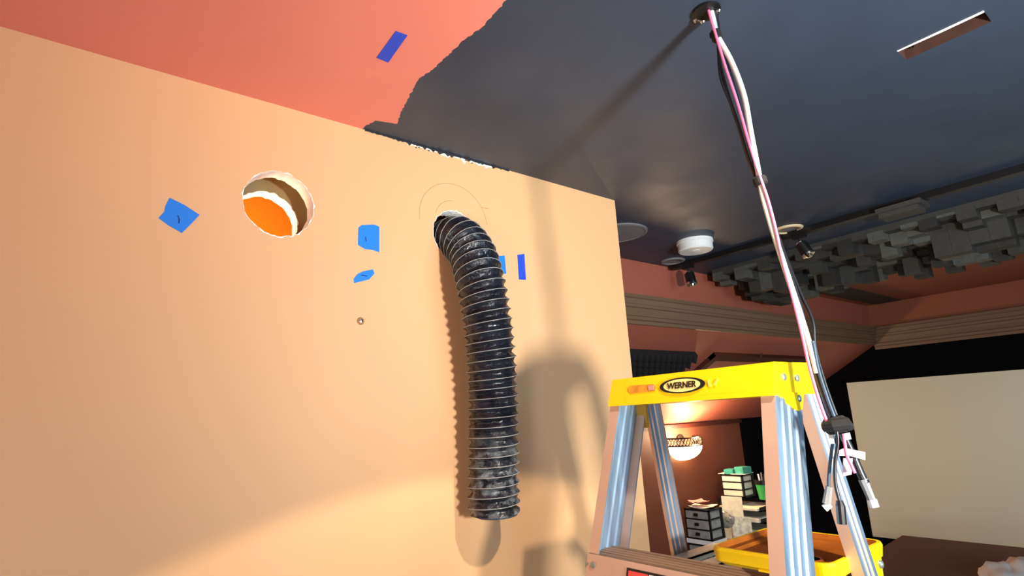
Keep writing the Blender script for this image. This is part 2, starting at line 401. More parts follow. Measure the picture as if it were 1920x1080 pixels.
tube(b, [p+n*.028, p+n*.05+Vector((.01, 0, .005)), p+n*.05+Vector((.035, 0, .012)), p+n*.03+Vector((.05, .01, .02))], .006, 6); obj('hook', b, M_trim, fr)
# black egg-crate foam on the slope
b = BM(); n = Vector((SL, 0, -1)).normalized(); y0, y1, x0, x1 = 2.42, 3.10, -2.40, -2.06; nx, ny = 7, 13
def fp(i, j, h):
    x = x0+(x1-x0)*i/nx; y = y0+(y1-y0)*j/ny; return Vector((x, y, zs(x)))+n*h
tops = {}
for i in range(nx+1):
    for j in range(ny+1): tops[i, j] = b.verts.new(fp(i, j, .03))
for i in range(nx):
    for j in range(ny):
        c = b.verts.new(fp(i+.5, j+.5, .075))
        for u, v in (((i, j), (i+1, j)), ((i+1, j), (i+1, j+1)), ((i+1, j+1), (i, j+1)), ((i, j+1), (i, j))): b.faces.new((tops[u], tops[v], c))
border = [(i, 0) for i in range(nx)]+[(nx, j) for j in range(ny)]+[(i, ny) for i in range(nx, 0, -1)]+[(0, j) for j in range(ny, 0, -1)]
base = {k: b.verts.new(fp(k[0], k[1], .001)) for k in border}
for u, v in zip(border, border[1:]+border[:1]): b.faces.new((tops[u], base[u], base[v], tops[v]))
bmesh.ops.recalc_face_normals(b, faces=b.faces)
tag(obj('acoustic_foam_panel', b, M_foamb), 'black egg-crate foam panel on the sloping ceiling beside the tan wall edge', 'foam panel')

# ------------------------------------------------------------------ projection screen
sc = thing('projection_screen', (-.4, FY-.02, .55), 'large cream projection screen on the black far wall', 'screen')
sp = [ony(1587, 718, FY-.03), Vector((1.3, FY-.03, 1.79)), Vector((1.3, FY-.03, .52)), Vector((-2.166, FY-.03, .52))]
b = BM(); prism(b, sp, (0, .022, 0)); obj('screen_surface', b, M_screen, sc)
for a, c in (((-2.19, 1.79), (1.33, 1.81)), ((-2.19, .50), (1.33, .52)), ((-2.19, .5), (-2.168, 1.81)), ((1.3, .5), (1.33, 1.81))):
    obj('frame_bar', box(BM(), (a[0], FY-.026, a[1]), (c[0], FY, c[1])), M_black, sc)

# ------------------------------------------------------------------ things on the charcoal ceiling
sd = onz(1302, 452, H)
t = thing('smoke_alarm', (sd.x, sd.y, H), 'white round smoke alarm on the charcoal ceiling', 'smoke alarm')
b = BM(); lathe(b, (sd.x, sd.y, H), [(.086, 0), (.086, -.014), (.083, -.016)], 40); obj('mounting_plate', b, M_white, t, bevel=0)
b = BM(); lathe(b, (sd.x, sd.y, H), [(.079, -.016), (.082, -.019), (.082, -.046), (.076, -.052), (.0001, -.053)], 40); obj('alarm_body', b, M_white, t, smooth=False)
b = BM(); lathe(b, (sd.x+.01, sd.y-.01, H-.053), [(.016, 0), (.016, -.002), (.0001, -.002)], 20); obj('test_button', b, M_white, t)
t = thing('ceiling_speaker', (-1.60, 1.92, H), 'flat grey round ceiling grille half hidden by the tan wall corner', 'speaker')
b = BM(); lathe(b, (-1.60, 1.92, H), [(.134, 0), (.134, -.006), (.124, -.008), (.122, -.005)], 48); obj('rim', b, M_grey, t)
b = BM(); lathe(b, (-1.60, 1.92, H), [(.121, 0), (.121, -.0055), (.0001, -.0065)], 48); obj('grille', b, M_grey, t)
def downlight(x, y, label, tm):
    t = thing('recessed_light', (x, y, H), label, 'ceiling light', 'small recessed lights by the track')
    b = BM(); lathe(b, (x, y, H), [(.045, -.001), (.045, -.010), (.062, -.007), (.066, -.001), (.066, 0)], 32); obj('trim_ring', b, tm, t, smooth=True)
    b = BM(); lathe(b, (x, y, H), [(.044, 0), (.044, -.003), (.0001, -.006)], 24); obj('lens', b, M_grey, t)
downlight(-1.155, 2.605, 'recessed light with a cream rim beside the white cable', mat('cream_trim', (225, 205, 160), .3))
downlight(-1.78, 2.575, 'recessed light half hidden behind the white smoke alarm', M_grey)
# track with two heads and a box
TY = 2.66
t = thing('track_lighting', (-.6, TY, H), 'black track with spot heads running across the charcoal ceiling', 'track light')
b = BM(); box(b, (-1.85, TY-.017, 2.412), (1.6, TY+.017, H)); obj('track_rail', b, M_blackpl, t)
def head(x, tilt):
    b = BM(); box(b, (x-.03, TY-.014, 2.396), (x+.03, TY+.014, 2.412)); tube(b, [(x, TY, 2.398), (x, TY, 2.368)], .006, 10)
    hd = obj('track_head', b, M_blackpl, t)
    d = Vector((tilt[0], tilt[1], -1)).normalized(); p = Vector((x, TY, 2.372))
    b = BM(); tube(b, [p+d*s for s in (0, .006, .062, .068)], [.018, .027, .027, .025], 20); obj('shade', b, M_blackpl, hd)
    b = BM(); tube(b, [p+d*s for s in (.060, .0705)], [.0285, .0285], 20); tube(b, [p+d*.068, p+d*.080], [.017, .010], 16); obj('bulb_ring', b, M_chrome, hd)
    b = BM(); tube(b, [p+d*s for s in (-.004, .004)], [.02, .02], 16); obj('chrome_cap', b, M_chrome, hd)
head(-1.745, (.22, -.1)); head(-1.135, (.42, .1))
b = BM(); box(b, (-.79, 2.60, 2.392), (-.63, 2.72, 2.412)); bx = obj('track_box', b, M_foam, t, bevel=.004)
b = BM(); box(b, (-.785, 2.61, 2.372), (-.645, 2.70, 2.392)); obj('box_lid', b, M_foam, bx, bevel=.004)
# skyline diffuser, block by block
t = thing('skyline_diffuser', (-.6, 3.3, H), 'charcoal skyline diffuser of hanging blocks on the ceiling beyond the track', 'acoustic diffuser')
DX0, DX1, DY0, DY1 = -1.80, .51, 2.98, 3.61
obj('base_board', box(BM(), (DX0, DY0, 2.418), (DX1, DY1, H-.0005)), M_foam, t)
nx, ny = 33, 9; cw, cl = (DX1-DX0)/nx, (DY1-DY0)/ny; meshes = {}
q = random.Random(12)
for i in range(nx):
    for j in range(ny):
        h = q.choice([.02, .045, .045, .07, .10, .13, .155] if j > 1 else [.012, .012, .02, .045, .07])
        if j >= ny-2: h = q.choice([.07, .10, .13, .16])
        fm = q.choice([M_foam, M_foam, M_foam_lit, M_foam_dim]); key = (h, fm.name)
        if key not in meshes:
            b = box(BM(), (-cw*.495, -cl*.495, -h), (cw*.495, cl*.495, 0)); me = bpy.data.meshes.new('block'); b.normal_update(); b.to_mesh(me); b.free(); me.materials.append(fm); meshes[key] = me
        o = bpy.data.objects.new('block', meshes[key]); C.objects.link(o); o.location = (DX0+(i+.5)*cw, DY0+(j+.5)*cl, 2.418); setpar(o, t)
# dark strip panel lying on the ceiling beyond the diffuser
b = BM(); box(b, (-1.80, 3.7, H-.012), (-1.60, 5.45, H-.004)); tag(obj('ceiling_strip_panel', b, mat('dark_panel', (62, 52, 44), .8)), 'flat dark strip panel on the ceiling beyond the hanging blocks', 'acoustic panel')

# ------------------------------------------------------------------ duct
cps = [(-1.44, .885, 2.175), onx(858, 448, -1.325)]
for x, y, X in ((884, 474, -1.262), (899, 520, -1.226), (911, 580, -1.215), (919, 650, -1.218), (924, 740, -1.228), (925, 850, -1.240), (926, 940, -1.247), (927, 962, -1.248)): cps.append(onx(x, y, X))
path = catmull(cps, 40)
# resample by arc length
L = [0]
for a, c in zip(path, path[1:]): L.append(L[-1]+(c-a).length)
def at(s):
    import bisect
    i = max(1, min(len(L)-1, bisect.bisect(L, s))); k = (s-L[i-1])/(L[i]-L[i-1]+1e-12); return path[i-1].lerp(path[i], k)
pitch = .0245; N = int(L[-1]/(pitch/8)); P = [at(L[-1]*i/N) for i in range(N+1)]; F = frames(P)
t = thing('flexible_duct', P[-1], 'black flexible vinyl duct hanging out of the tan wall', 'duct')
b = BM(); seg = 48; rings = []; q = random.Random(8); rc, rv = .0672, .0575
def tilt(i): return 0
for i, (p, (T, u, v)) in enumerate(zip(P, F)):
    s = L[-1]*i/N; ring = []
    for k in range(seg):
        a = 2*PI*k/seg
        ph = (s/pitch - a/(2*PI)) % 1; tri = abs(2*ph-1)          # 1 at the crest
        wob = .0012*math.sin(3*a+s*61)+.0010*math.sin(5*a-s*143)+.0008*math.sin(11*a+s*300)
        r = rv+(rc-rv)*tri**1.3+wob*(1-tri)*1.4
        ring.append(b.verts.new(p+(u*math.cos(a)+v*math.sin(a))*r))
    rings.append(ring)
for A, B in zip(rings, rings[1:]):
    for k in range(seg): b.faces.new((A[k], B[k], B[(k+1) % seg], A[(k+1) % seg]))
bmesh.ops.recalc_face_normals(b, faces=b.faces)
sl = obj('vinyl_sleeve', b, M_duct, t)
b = BM(); hp = []
turns = int(L[-1]/pitch)
for n_ in range(turns*24):
    s = n_/24*pitch; a = 2*PI*(n_ % 24)/24; i = min(N, int(s/L[-1]*N)); T, u, v = F[i]
    hp.append(at(s)+(u*math.cos(a)+v*math.sin(a))*(rc+.0003))
tube(b, hp, .0011, 5); obj('wire_spiral', b, M_wire, t, smooth=True)
# frayed collar at the open end
b = BM(); T, u, v = F[-1]; rr = []
for h, r0 in ((-.006, .054), (.000, .052), (.007, .051)):
    rr.append([b.verts.new(P[-1]+T*(h+(q.uniform(-.004, .004) if h > .01 else 0))+(u*math.cos(2*PI*k/40)+v*math.sin(2*PI*k/40))*(r0+q.uniform(-.0015, .0015))+Vector((.004, .006, 0))) for k in range(40)])
for A, B in zip(rr, rr[1:]):
    for k in range(40): b.faces.new((A[k], B[k], B[(k+1) % 40], A[(k+1) % 40]))
obj('frayed_end', b, mat('dusty_vinyl', (70, 78, 84), .6, noise=(60, .4), bump=(90, .5, .004)), t)

# ------------------------------------------------------------------ tape pieces
def tape(pts, m, label, plane='x', marks=()):
    f = (lambda x, y: onx(x, y, WX+.0004)) if plane == 'x' else (lambda x, y: onz(x, y, H-.0004))
    b = BM(); P = [f(x, y) for x, y in pts]; off = Vector((.0007, 0, 0)) if plane == 'x' else Vector((0, 0, -.0007))
    prism(b, P, off); c = sum(P, Vector())/len(P)
    o = obj('painters_tape', b, m); tag(o, label, 'tape', 'blue masking tape pieces')
    for pen in marks:
        b = BM(); tube(b, [f(x, y)+off*1.3 for x, y in pen], .0011, 5); obj('pen_mark', b, M_pen, o)
tape(((318, 371), (345, 384), (374, 403), (362, 416), (341, 437), (318, 424), (297, 409), (308, 397), (310, 386)), M_tape1, 'blue tape piece turned on its corner, left of the open round hole', marks=[((333, 404), (336, 412), (335, 419))])
tape(((672, 427), (678, 422), (701, 421), (711, 425), (711, 473), (700, 469), (684, 467), (671, 459)), M_tape1, 'nearly square blue tape piece between the open hole and the duct', marks=[((685, 444), (686, 453))])
tape(((680, 509), (699, 505), (702, 513), (692, 524), (664, 531), (663, 523), (670, 514)), M_tape1, 'small torn oval blue tape scrap below the square piece', marks=[((677, 516), (683, 517), (688, 518))])
tape(((928, 481), (946, 479), (949, 513), (930, 516)), M_tape1, 'light blue tape piece partly hidden behind the black duct')
tape(((970, 478), (983, 476), (986, 525), (973, 524)), M_tape2, 'narrow upright deep blue tape strip right of the black duct')
tape(((742, 58), (764, 66), (728, 117), (706, 108)), M_tape2, 'deep blue tape strip on the salmon ceiling', plane='z')
p = onx(676, 602, WX)
t = thing('wall_anchor', p, 'small screw in a chipped hole low on the tan wall', 'screw')
b = BM(); lathe(b, p, [(.010, .0003), (.008, .0022), (.005, .0016)], 14, 'x'); obj('chipped_collar', b, mat('chip', (170, 120, 84), .8), t)
b = BM(); lathe(b, p, [(.0052, .001), (.0046, .005), (.0001, .006)], 12, 'x'); obj('screw_head', b, M_chrome, t)

# ------------------------------------------------------------------ cable bundle
CN = Vector((-.47, .88, 0)).normalized(); CQ = Vector((-.515, .968, 2.44))
def cp(x, y, off=0): return onpl(x, y, CN, CQ)-CN*off
t = thing('cable_bundle', (-.515, .968, H), 'bundle of white, pink and black cables hanging from the charcoal ceiling', 'cables')
def cable(pts, r, m, off=0, name='cable', lab=None, seg=8):
    b = BM(); tube(b, catmull([cp(x, y, o if o else off) for x, y, *rest in pts for o in [rest[0] if rest else 0]], 8), r, seg); o = obj(name, b, m, t, smooth=True)
    if lab: tag(o, lab)
    return o
cable([(1331, 8), (1338, 40), (1345, 68), (1372, 118), (1395, 180), (1408, 250), (1425, 340), (1433, 378), (1450, 436), (1469, 495), (1489, 556), (1507, 612), (1522, 662), (1532, 700)], .0054, M_cab_w, .003, lab='thick white cable')
cable([(1326, 12), (1334, 42), (1342, 68), (1360, 128), (1384, 200), (1404, 270), (1427, 340), (1441, 382), (1455, 436), (1468, 495), (1486, 560), (1504, 632), (1517, 690), (1534, 748), (1551, 796)], .0029, M_cab_p, .010, lab='thin pink cable')
cable([(1334, 12), (1340, 45), (1346, 70), (1350, 120), (1366, 180), (1386, 240), (1402, 295), (1420, 340), (1440, 400), (1462, 470), (1483, 540), (1504, 610), (1524, 680), (1546, 745), (1566, 798)], .0036, M_cab_k, -.002)
cable([(1337, 12), (1343, 45), (1348, 70), (1370, 140), (1388, 205), (1404, 270), (1424, 340), (1442, 400), (1464, 470), (1488, 550), (1508, 620), (1530, 690), (1552, 750), (1572, 798)], .0032, M_cab_g, -.004)
cable([(1341, 12), (1346, 45), (1350, 70), (1385, 140), (1404, 200), (1415, 268), (1429, 340), (1446, 400), (1470, 470), (1500, 545), (1524, 600), (1529, 650), (1548, 720), (1576, 798)], .003, M_cab_k, -.006)
cable([(1336, 12), (1342, 45), (1345, 70), (1347, 100), (1352, 150), (1376, 210), (1395, 270), (1418, 340), (1441, 410), (1468, 490), (1494, 575), (1512, 650), (1536, 725), (1560, 798)], .0026, M_cab_k, .001)
cable([(1524, 640), (1533, 690), (1550, 745), (1570, 798)], .0030, M_cab_g, .006)
cable([(1430, 380), (1470, 480), (1500, 570), (1516, 650), (1540, 730), (1563, 796)], .0036, M_cab_k, .002)
def wrap(a, c, r, lab):
    b = BM(); p, s = cp(*a), cp(*c); d = (s-p); tube(b, [p, p+d*.15, p+d*.85, s], [r*.8, r, r, r*.8], 14); o = obj('cable_tie', b, M_wrap, t); tag(o, lab); return o
wrap((1340, 58), (1346, 76), .0105, 'black tie near the ceiling')
b = BM(); box(b, (0, 0, 0), (.012, .01, .012)); bmesh.ops.translate(b, verts=b.verts, vec=cp(1331, 74, .004)); obj('tie_tail', b, M_blackpl, t, bevel=.002)
wrap((1423, 332), (1428, 348), .0125, 'black tie halfway down')
wrap((1562, 782), (1573, 812), .018, 'thick black hook-and-loop wrap at the lower end')
b = BM(); tube(b, [cp(1543, 800, .012), cp(1560, 798, .02), cp(1585, 793, .02), cp(1592, 800, .006)], [.008, .010, .010, .007], 10); obj('tie_tail', b, M_wrap, t)
# ends below the wrap
cable([(1578, 810), (1590, 835), (1602, 862), (1614, 890), (1622, 905)], .0068, M_cab_k, .004)
b = BM(); tube(b, [cp(1617, 898, .004), cp(1623, 912, .004), cp(1637, 945, .004)], [.0075, .007, .0062], 8); obj('plug', b, mat('grey_plug', (120, 124, 128), .5), t)
b = BM(); tube(b, [cp(1634, 936, .004), cp(1639, 950, .004)], [.0072, .0072], 8); tag(obj('plug_tip', b, M_white, t), 'white plug tip')
cable([(1566, 806), (1568, 830), (1563, 868), (1564, 905), (1571, 935), (1574, 955)], .0030, M_cab_k, .020)
b = BM(); tube(b, [cp(1571, 935, .02), cp(1573, 945, .02), cp(1576, 978, .02)], [.005, .0072, .0070], 10); obj('plug', b, M_blackpl, t)
b = BM(); prism(b, [cp(1570, 843, .024), cp(1580, 838, .024), cp(1618, 846, .024), cp(1618, 860, .024), cp(1592, 853, .024), cp(1570, 852, .024)], CN*.004); tag(obj('cable_tag', b, M_white, t), 'white paper tag')
b = BM(); prism(b, [cp(1578, 812, .022), cp(1590, 810, .022), cp(1593, 822, .022), cp(1581, 824, .022)], CN*.012); obj('plug', b, M_white, t)
b = BM(); prism(b, [cp(1553, 812, .0), cp(1562, 812, .0), cp(1565, 832, .0), cp(1557, 832, .0)], CN*.01); obj('plug', b, M_white, t)
b = BM(); prism(b, [cp(1580, 858, .012), cp(1597, 858, .012), cp(1595, 888, .012), cp(1579, 892, .012)], CN*.008); obj('plug', b, mat('clear_plug', (196, 186, 200), .3), t)
cable([(1578, 812), (1584, 850), (1591, 866), (1599, 884)], .0026, M_cab_p, .024)
cable([(1566, 812), (1560, 860), (1556, 900), (1556, 925)], .0028, M_cab_g, -.02)
b = BM(); tube(b, [cp(1557, 915, -.02), cp(1552, 948, -.02)], [.006, .007], 8); obj('plug', b, mat('grey_plug2', (140, 140, 138), .4), t)
b = BM(); tube(b, [cp(1559, 949, -.02), cp(1548, 957, -.02)], [.005, .006], 8); obj('plug_tip', b, M_white, t)
# clamp at the ceiling hole
b = BM(); lathe(b, (-.515, .966, H), [(.021, 0), (.028, -.0005), (.028, -.006), (.020, -.008)], 28); g = obj('grommet', b, M_blackpl, t)
for x, y, r in ((1304, 34, .006), (1316, 36, .0055), (1345, 16, .006)):
    b = BM(); p = onz(x, y, H-.001); lathe(b, p, [(r, 0), (r, -.006), (r*.6, -.010), (.0001, -.011)], 12); obj('clamp_screw', b, M_chrome, t)

# ------------------------------------------------------------------ step ladder
LAD = thing('step_ladder', (-.69, 1.05, 0), 'aluminium stepladder with a yellow top cap in front of the tan wall corner', 'ladder')
zc0, zc1 = 1.663, 1.720
cb = [(-.876, .960, zc0), (-.497, .960, zc0), (-.497, 1.131, zc0), (-.876, 1.131, zc0), (-.861, .965, zc1), (-.490, .965, zc1), (-.490, 1.087, zc1), (-.861, 1.087, zc1)]
b = hexa(BM(), cb); cap = obj('top_cap', b, M_yel, LAD, bevel=.004)
X1 = -.4935
b = BM(); prism(b, [(X1-.004, .968, zc0+.004), (X1-.004, .990, 1.655), (X1-.004, 1.010, 1.640), (X1-.004, 1.030, 1.634), (X1-.004, 1.045, 1.637), (X1-.004, 1.062, zc0+.004)], (.006, 0, 0)); obj('cap_tab', b, M_yel, cap)
for x, y in ((1468, 707), (1493, 709), (1497, 747)):
    p = onx(x, y, -.493); b = BM(); lathe(b, p, [(.0068, -.004), (.0066, .003), (.004, .0045), (.0001, .005)], 14, 'x'); obj('rivet', b, M_rivet, cap)
CT = .0877
fy = lambda x, y: onpl(x, y, (0, 1, -CT), (0, .9603, zc0))
def plate(px, d0, th, m, name, par=cap):
    b = BM(); prism(b, [fy(x, y)-Vector((0, d0, 0)) for x, y in px], (0, th, 0)); return obj(name, b, m, par)
plate([(1172, 718), (1402, 690), (1402, 733), (1172, 752)], .0005, .003, M_yel, 'raised_panel')
plate([(1178, 727), (1184, 723), (1226, 720), (1231, 724), (1229, 733), (1184, 738), (1179, 734)], .0015, .003, mat('cap_slot', (226, 150, 40), .5, noise=(60, .3)), 'moulded_mark')
plate([(1216, 723), (1227, 722), (1227, 731), (1217, 732)], .0022, .003, mat('cap_mark', (205, 150, 140), .5), 'moulded_mark')
for px in ([(1327, 713), (1331, 712), (1334, 724), (1330, 725)], [(1338, 722), (1345, 711), (1349, 711), (1342, 723)]): plate(px, .002, .003, mat('cap_mark_y', (255, 240, 90), .4), 'moulded_mark')
# logo: black oval, pale oval, lettering
c = fy(1279, 722.5)
def oval(rx, rz, d, th, m, name, tl=-.0):
    b = BM(); pts = []
    for k in range(48):
        a = 2*PI*k/48; pts.append((c.x+rx*math.cos(a), c.y-d+CT*rz*math.sin(a), c.z+rz*math.sin(a)))
    prism(b, pts, (0, th, 0)); return obj(name, b, m, cap)
oval(.0525, .0152, .0025, .003, M_blackpl, 'logo_oval')
oval(.0425, .0125, .0032, .003, mat('logo_yellow', (255, 238, 150), .5), 'logo_field')
cu = bpy.data.curves.new('lettering', 'FONT'); cu.body = 'WERNER'; cu.size = .0172; cu.align_x = 'CENTER'; cu.align_y = 'CENTER'; cu.extrude = .0004; cu.offset = .0003; cu.shear = .12; cu.space_character = .95
to = bpy.data.objects.new('lettering', cu); C.objects.link(to); dg = bpy.context.evaluated_depsgraph_get()
me = bpy.data.meshes.new_from_object(to.evaluated_get(dg)); bpy.data.objects.remove(to)
me.transform(Matrix.Translation((c.x, c.y-.0038, c.z)) @ Matrix.Rotation(PI/2-CT, 4, 'X')); objm('lettering', me, M_blackpl, cap)

def rail(name, x, y0, y1, z1, dx, dy, side, z0=.02, fl=.026, th=.003, ridges=3):
    """C-shaped rail. x: outer web plane at the top; web spans y0..y1; side +1 web on the right; leans by dx, dy per metre down"""
    s = side
    # open C in plan, with shallow ridges on the web
    out = [(x-s*fl, y0), (x, y0)]
    w = y1-y0
    for k in range(ridges):
        cy = y0+w*(k+1)/(ridges+1); hw = w*.07
        out += [(x, cy-hw), (x+s*.003, cy-hw*.5), (x+s*.003, cy+hw*.5), (x, cy+hw)]
    out += [(x, y1), (x-s*fl, y1)]
    inn = [(x-s*fl, y1-th), (x-s*th, y1-th)]
    for k in range(ridges-1, -1, -1):
        cy = y0+w*(k+1)/(ridges+1); hw = w*.07
        inn += [(x-s*th, cy+hw), (x-s*(th-.003), cy+hw*.5), (x-s*(th-.003), cy-hw*.5), (x-s*th, cy-hw)]
    inn += [(x-s*th, y0+th), (x-s*fl, y0+th)]
    prof = out+inn
    b = BM(); prism(b, [(a, c_, z1) for a, c_ in prof], (dx*(z1-z0), dy*(z1-z0), z0-z1))
    for f in b.faces: f.material_index = 1 if (abs(f.normal.y) > .8) else 0  # flanges take the pink-reflection copy of the metal, webs the blue one
    r = obj(name, b, [M_alu_cool, M_alu_warm], LAD)
    fx, fy_ = x+dx*(z1-z0), dy*(z1-z0)
    b = BM(); box(b, (min(fx-s*fl, fx)-.004, y0+fy_-.005, 0), (max(fx-s*fl, fx)+.006, y1+fy_+.005, .05)); obj('rubber_foot', b, M_blackpl, r)
    return r
frr = rail('front_rail', -.497, .966, 1.060, zc0, .055, -.30, 1)
frl = rail('front_rail', -.874, .966, 1.060, zc0, -.055, -.30, -1)
rrr = rail('rear_rail', -.497, 1.080, 1.132, zc0, .06, .20, 1, fl=.022, ridges=2)
rrl = rail('rear_rail', -.874, 1.080, 1.132, zc0, -.06, .20, -1, fl=.009, ridges=2)
b = BM(); box(b, (-.872, 1.050, 1.612), (-.845, 1.0568, zc0)); tag(obj('yellow_bracket', b, mat('yellow_bracket', (196, 150, 50), .4, metal=.3), LAD), 'amber bracket under the left end of the cap')
for k in range(5):
    z = 1.375-.29*k; y = .966-.30*(zc0-z); e = .055*(zc0-z)
    xa, xb = -.872-e, -.499+e
    b = BM(); box(b, (xa, y-.004, z-.006), (xb, y+.078, z)); 
    for j in range(5): box(b, (xa+.002, y+.004+j*.015, z), (xb-.002, y+.011+j*.015, z+.0008))
    st = obj('step', b, M_step, LAD)
    b = BM(); prism(b, [(xa, y-.005, z), (xb, y-.005, z), (xb, y-.005-.3*.055, z-.055), (xa, y-.005-.3*.055, z-.055)], (0, .003, 0)); ap = obj('step_apron', b, M_alu_warm, st)
    for u in (.045, .92):
        b = BM(); p = Vector((xa+(xb-xa)*u, y-.0115, z-.018)); lathe(b, p, [(.006, 0), (.006, -.002), (.0001, -.003)], 12, 'y'); obj('rivet', b, M_rivet, st)
    if k == 0:
        yz = lambda d: y-.0062-.3*d
        b = BM(); prism(b, [(xa+.105, yz(.010), z-.010), (xa+.24, yz(.010), z-.010), (xa+.24, yz(.054), z-.054), (xa+.105, yz(.054), z-.054)], (0, -.0006, 0)); s1 = tag(obj('sticker', b, M_blackpl, st), 'black bordered red and white sticker')
        for x0, x1, m in ((.110, .155, M_red), (.158, .235, M_white)):
            b = BM(); prism(b, [(xa+x0, yz(.014)-.0007, z-.014), (xa+x1, yz(.014)-.0007, z-.014), (xa+x1, yz(.05)-.0007, z-.05), (xa+x0, yz(.05)-.0007, z-.05)], (0, -.0004, 0)); tag(obj('sticker', b, m, st), 'red field of the sticker' if m is M_red else 'white field of the sticker')
b = BM(); p = onpl(1103, 1060, (0, 1, -.3), (0, .965, zc0)); lathe(b, p, [(.006, 0), (.006, -.003), (.0001, -.004)], 12, 'y'); obj('rivet', b, M_rivet, LAD)
# folding pail tray
x0, x1, y0, y1, zt = -.740, -.498, 1.072, 1.315, 1.374
def rr_(x0, x1, y0, y1, r, z, n=6):
    out = []
    for cx, cy, a0 in ((x1-r, y0+r, -90), (x1-r, y1-r, 0), (x0+r, y1-r, 90), (x0+r, y0+r, 180)):
        for k in range(n+1):
            a = math.radians(a0+90*k/n); out.append(Vector((cx+r*math.cos(a), cy+r*math.sin(a), z)))
    return out
b = BM(); Ls = [rr_(x0+.014, x1-.014, y0+.014, y1-.014, .018, zt-.034), rr_(x0+.003, x1-.003, y0+.003, y1-.003, .022, zt-.026), rr_(x0, x1, y0, y1, .024, zt-.006), rr_(x0+.002, x1-.002, y0+.002, y1-.002, .024, zt), rr_(x0+.008, x1-.008, y0+.008, y1-.008, .02, zt)]
vs = [[b.verts.new(p) for p in l] for l in Ls]
for A, B in zip(vs, vs[1:]):
    for k in range(len(A)): b.faces.new((A[k], A[(k+1) % len(A)], B[(k+1) % len(A)], B[k]))
b.faces.new(vs[0][::-1]); tr = obj('pail_tray', b, M_yel, LAD)
b = BM(); Ls = [rr_(x0+.008, x1-.008, y0+.008, y1-.008, .02, zt), rr_(x0+.011, x1-.011, y0+.011, y1-.011, .02, zt-.010), rr_(x0+.024, x1-.024, y0+.024, y1-.024, .012, zt-.011), rr_(x0+.028, x1-.028, y0+.028, y1-.028, .012, zt-.017)]
vs = [[b.verts.new(p) for p in l] for l in Ls]
for A, B in zip(vs, vs[1:]):
    for k in range(len(A)): b.faces.new((A[k], A[(k+1) % len(A)], B[(k+1) % len(A)], B[k]))
b.faces.new(vs[-1]); tag(obj('tray_floor', b, M_tray, tr), 'orange-brown inside of the tray')
b = BM(); lathe(b, ((x0+x1)/2+.04, (y0+y1)/2-.04, zt-.0165), [(.03, 0), (.028, .0025), (.024, .0025), (.022, 0)], 24); obj('tray_ring', b, M_tray, tr)
b = BM(); box(b, (x0+.10, y0+.006, zt-.052), (x1-.004, y0+.06, zt-.030)); obj('tray_lip', b, M_yel, tr, bevel=.006)
b = BM(); X = -.500; prism(b, [(X, 1.185, 1.352), (X, 1.268, 1.356), (X, 1.262, 1.318), (X, 1.225, 1.292), (X, 1.180, 1.300)], (.006, 0, 0)); tb = obj('tray_tab', b, M_yel, tr)
b = BM(); p = onx(1650, 1058, X+.006); lathe(b, p, [(.008, 0), (.007, .004), (.003, .006), (.0001, .006)], 14, 'x'); obj('bolt', b, M_rivet, tr)
for xx in (-.868, -.79):
    b = BM(); box(b, (xx-.02, 1.10, 1.318), (xx+.022, 1.31, 1.322)); box(b, (xx+.019, 1.10, 1.310), (xx+.022, 1.31, 1.322)); obj('spreader_arm', b, mat('pale_steel', (196, 206, 196), .45, metal=.4), LAD)

# ------------------------------------------------------------------ sconce
t = thing('wall_sconce', (KX, 3.93, 1.33), 'lit half-bowl wall sconce with a filigree band on the maroon wall', 'lamp')
b = BM(); prof = []
for k in range(9):
    a = PI/2*k/8; prof.append((.165*math.sin(a)+.0001, -.115*math.cos(a)))
lathe(b, (KX, 3.93, 1.365), prof+[(.160, .0)], 28, arc=(-PI/2, PI/2)); obj('glass_bowl', b, M_glow, t, smooth=True)
b = BM()
for z in (1.366, 1.424): tube(b, [(KX+.168*math.cos(-PI/2+PI*k/28), 3.93+.168*math.sin(-PI/2+PI*k/28), z) for k in range(29)], .006, 6)
bd = obj('band', b, M_brass, t)
b = BM()
for k in range(22):
    for s in (0, 1):
        a0, a1 = [-PI/2+PI*(k+u)/22 for u in ((0, 1) if s == 0 else (1, 0))]
        tube(b, [(KX+.168*math.cos(a0), 3.93+.168*math.sin(a0), 1.368), (KX+.168*math.cos(a1), 3.93+.168*math.sin(a1), 1.422)], .0032, 4)
obj('filigree', b, M_brass, bd)
b = BM(); lathe(b, (KX, 3.93, 1.40), [(.05, 0), (.05, .012), (.0001, .016)], 20, 'x'); obj('back_plate', b, M_brass, t)

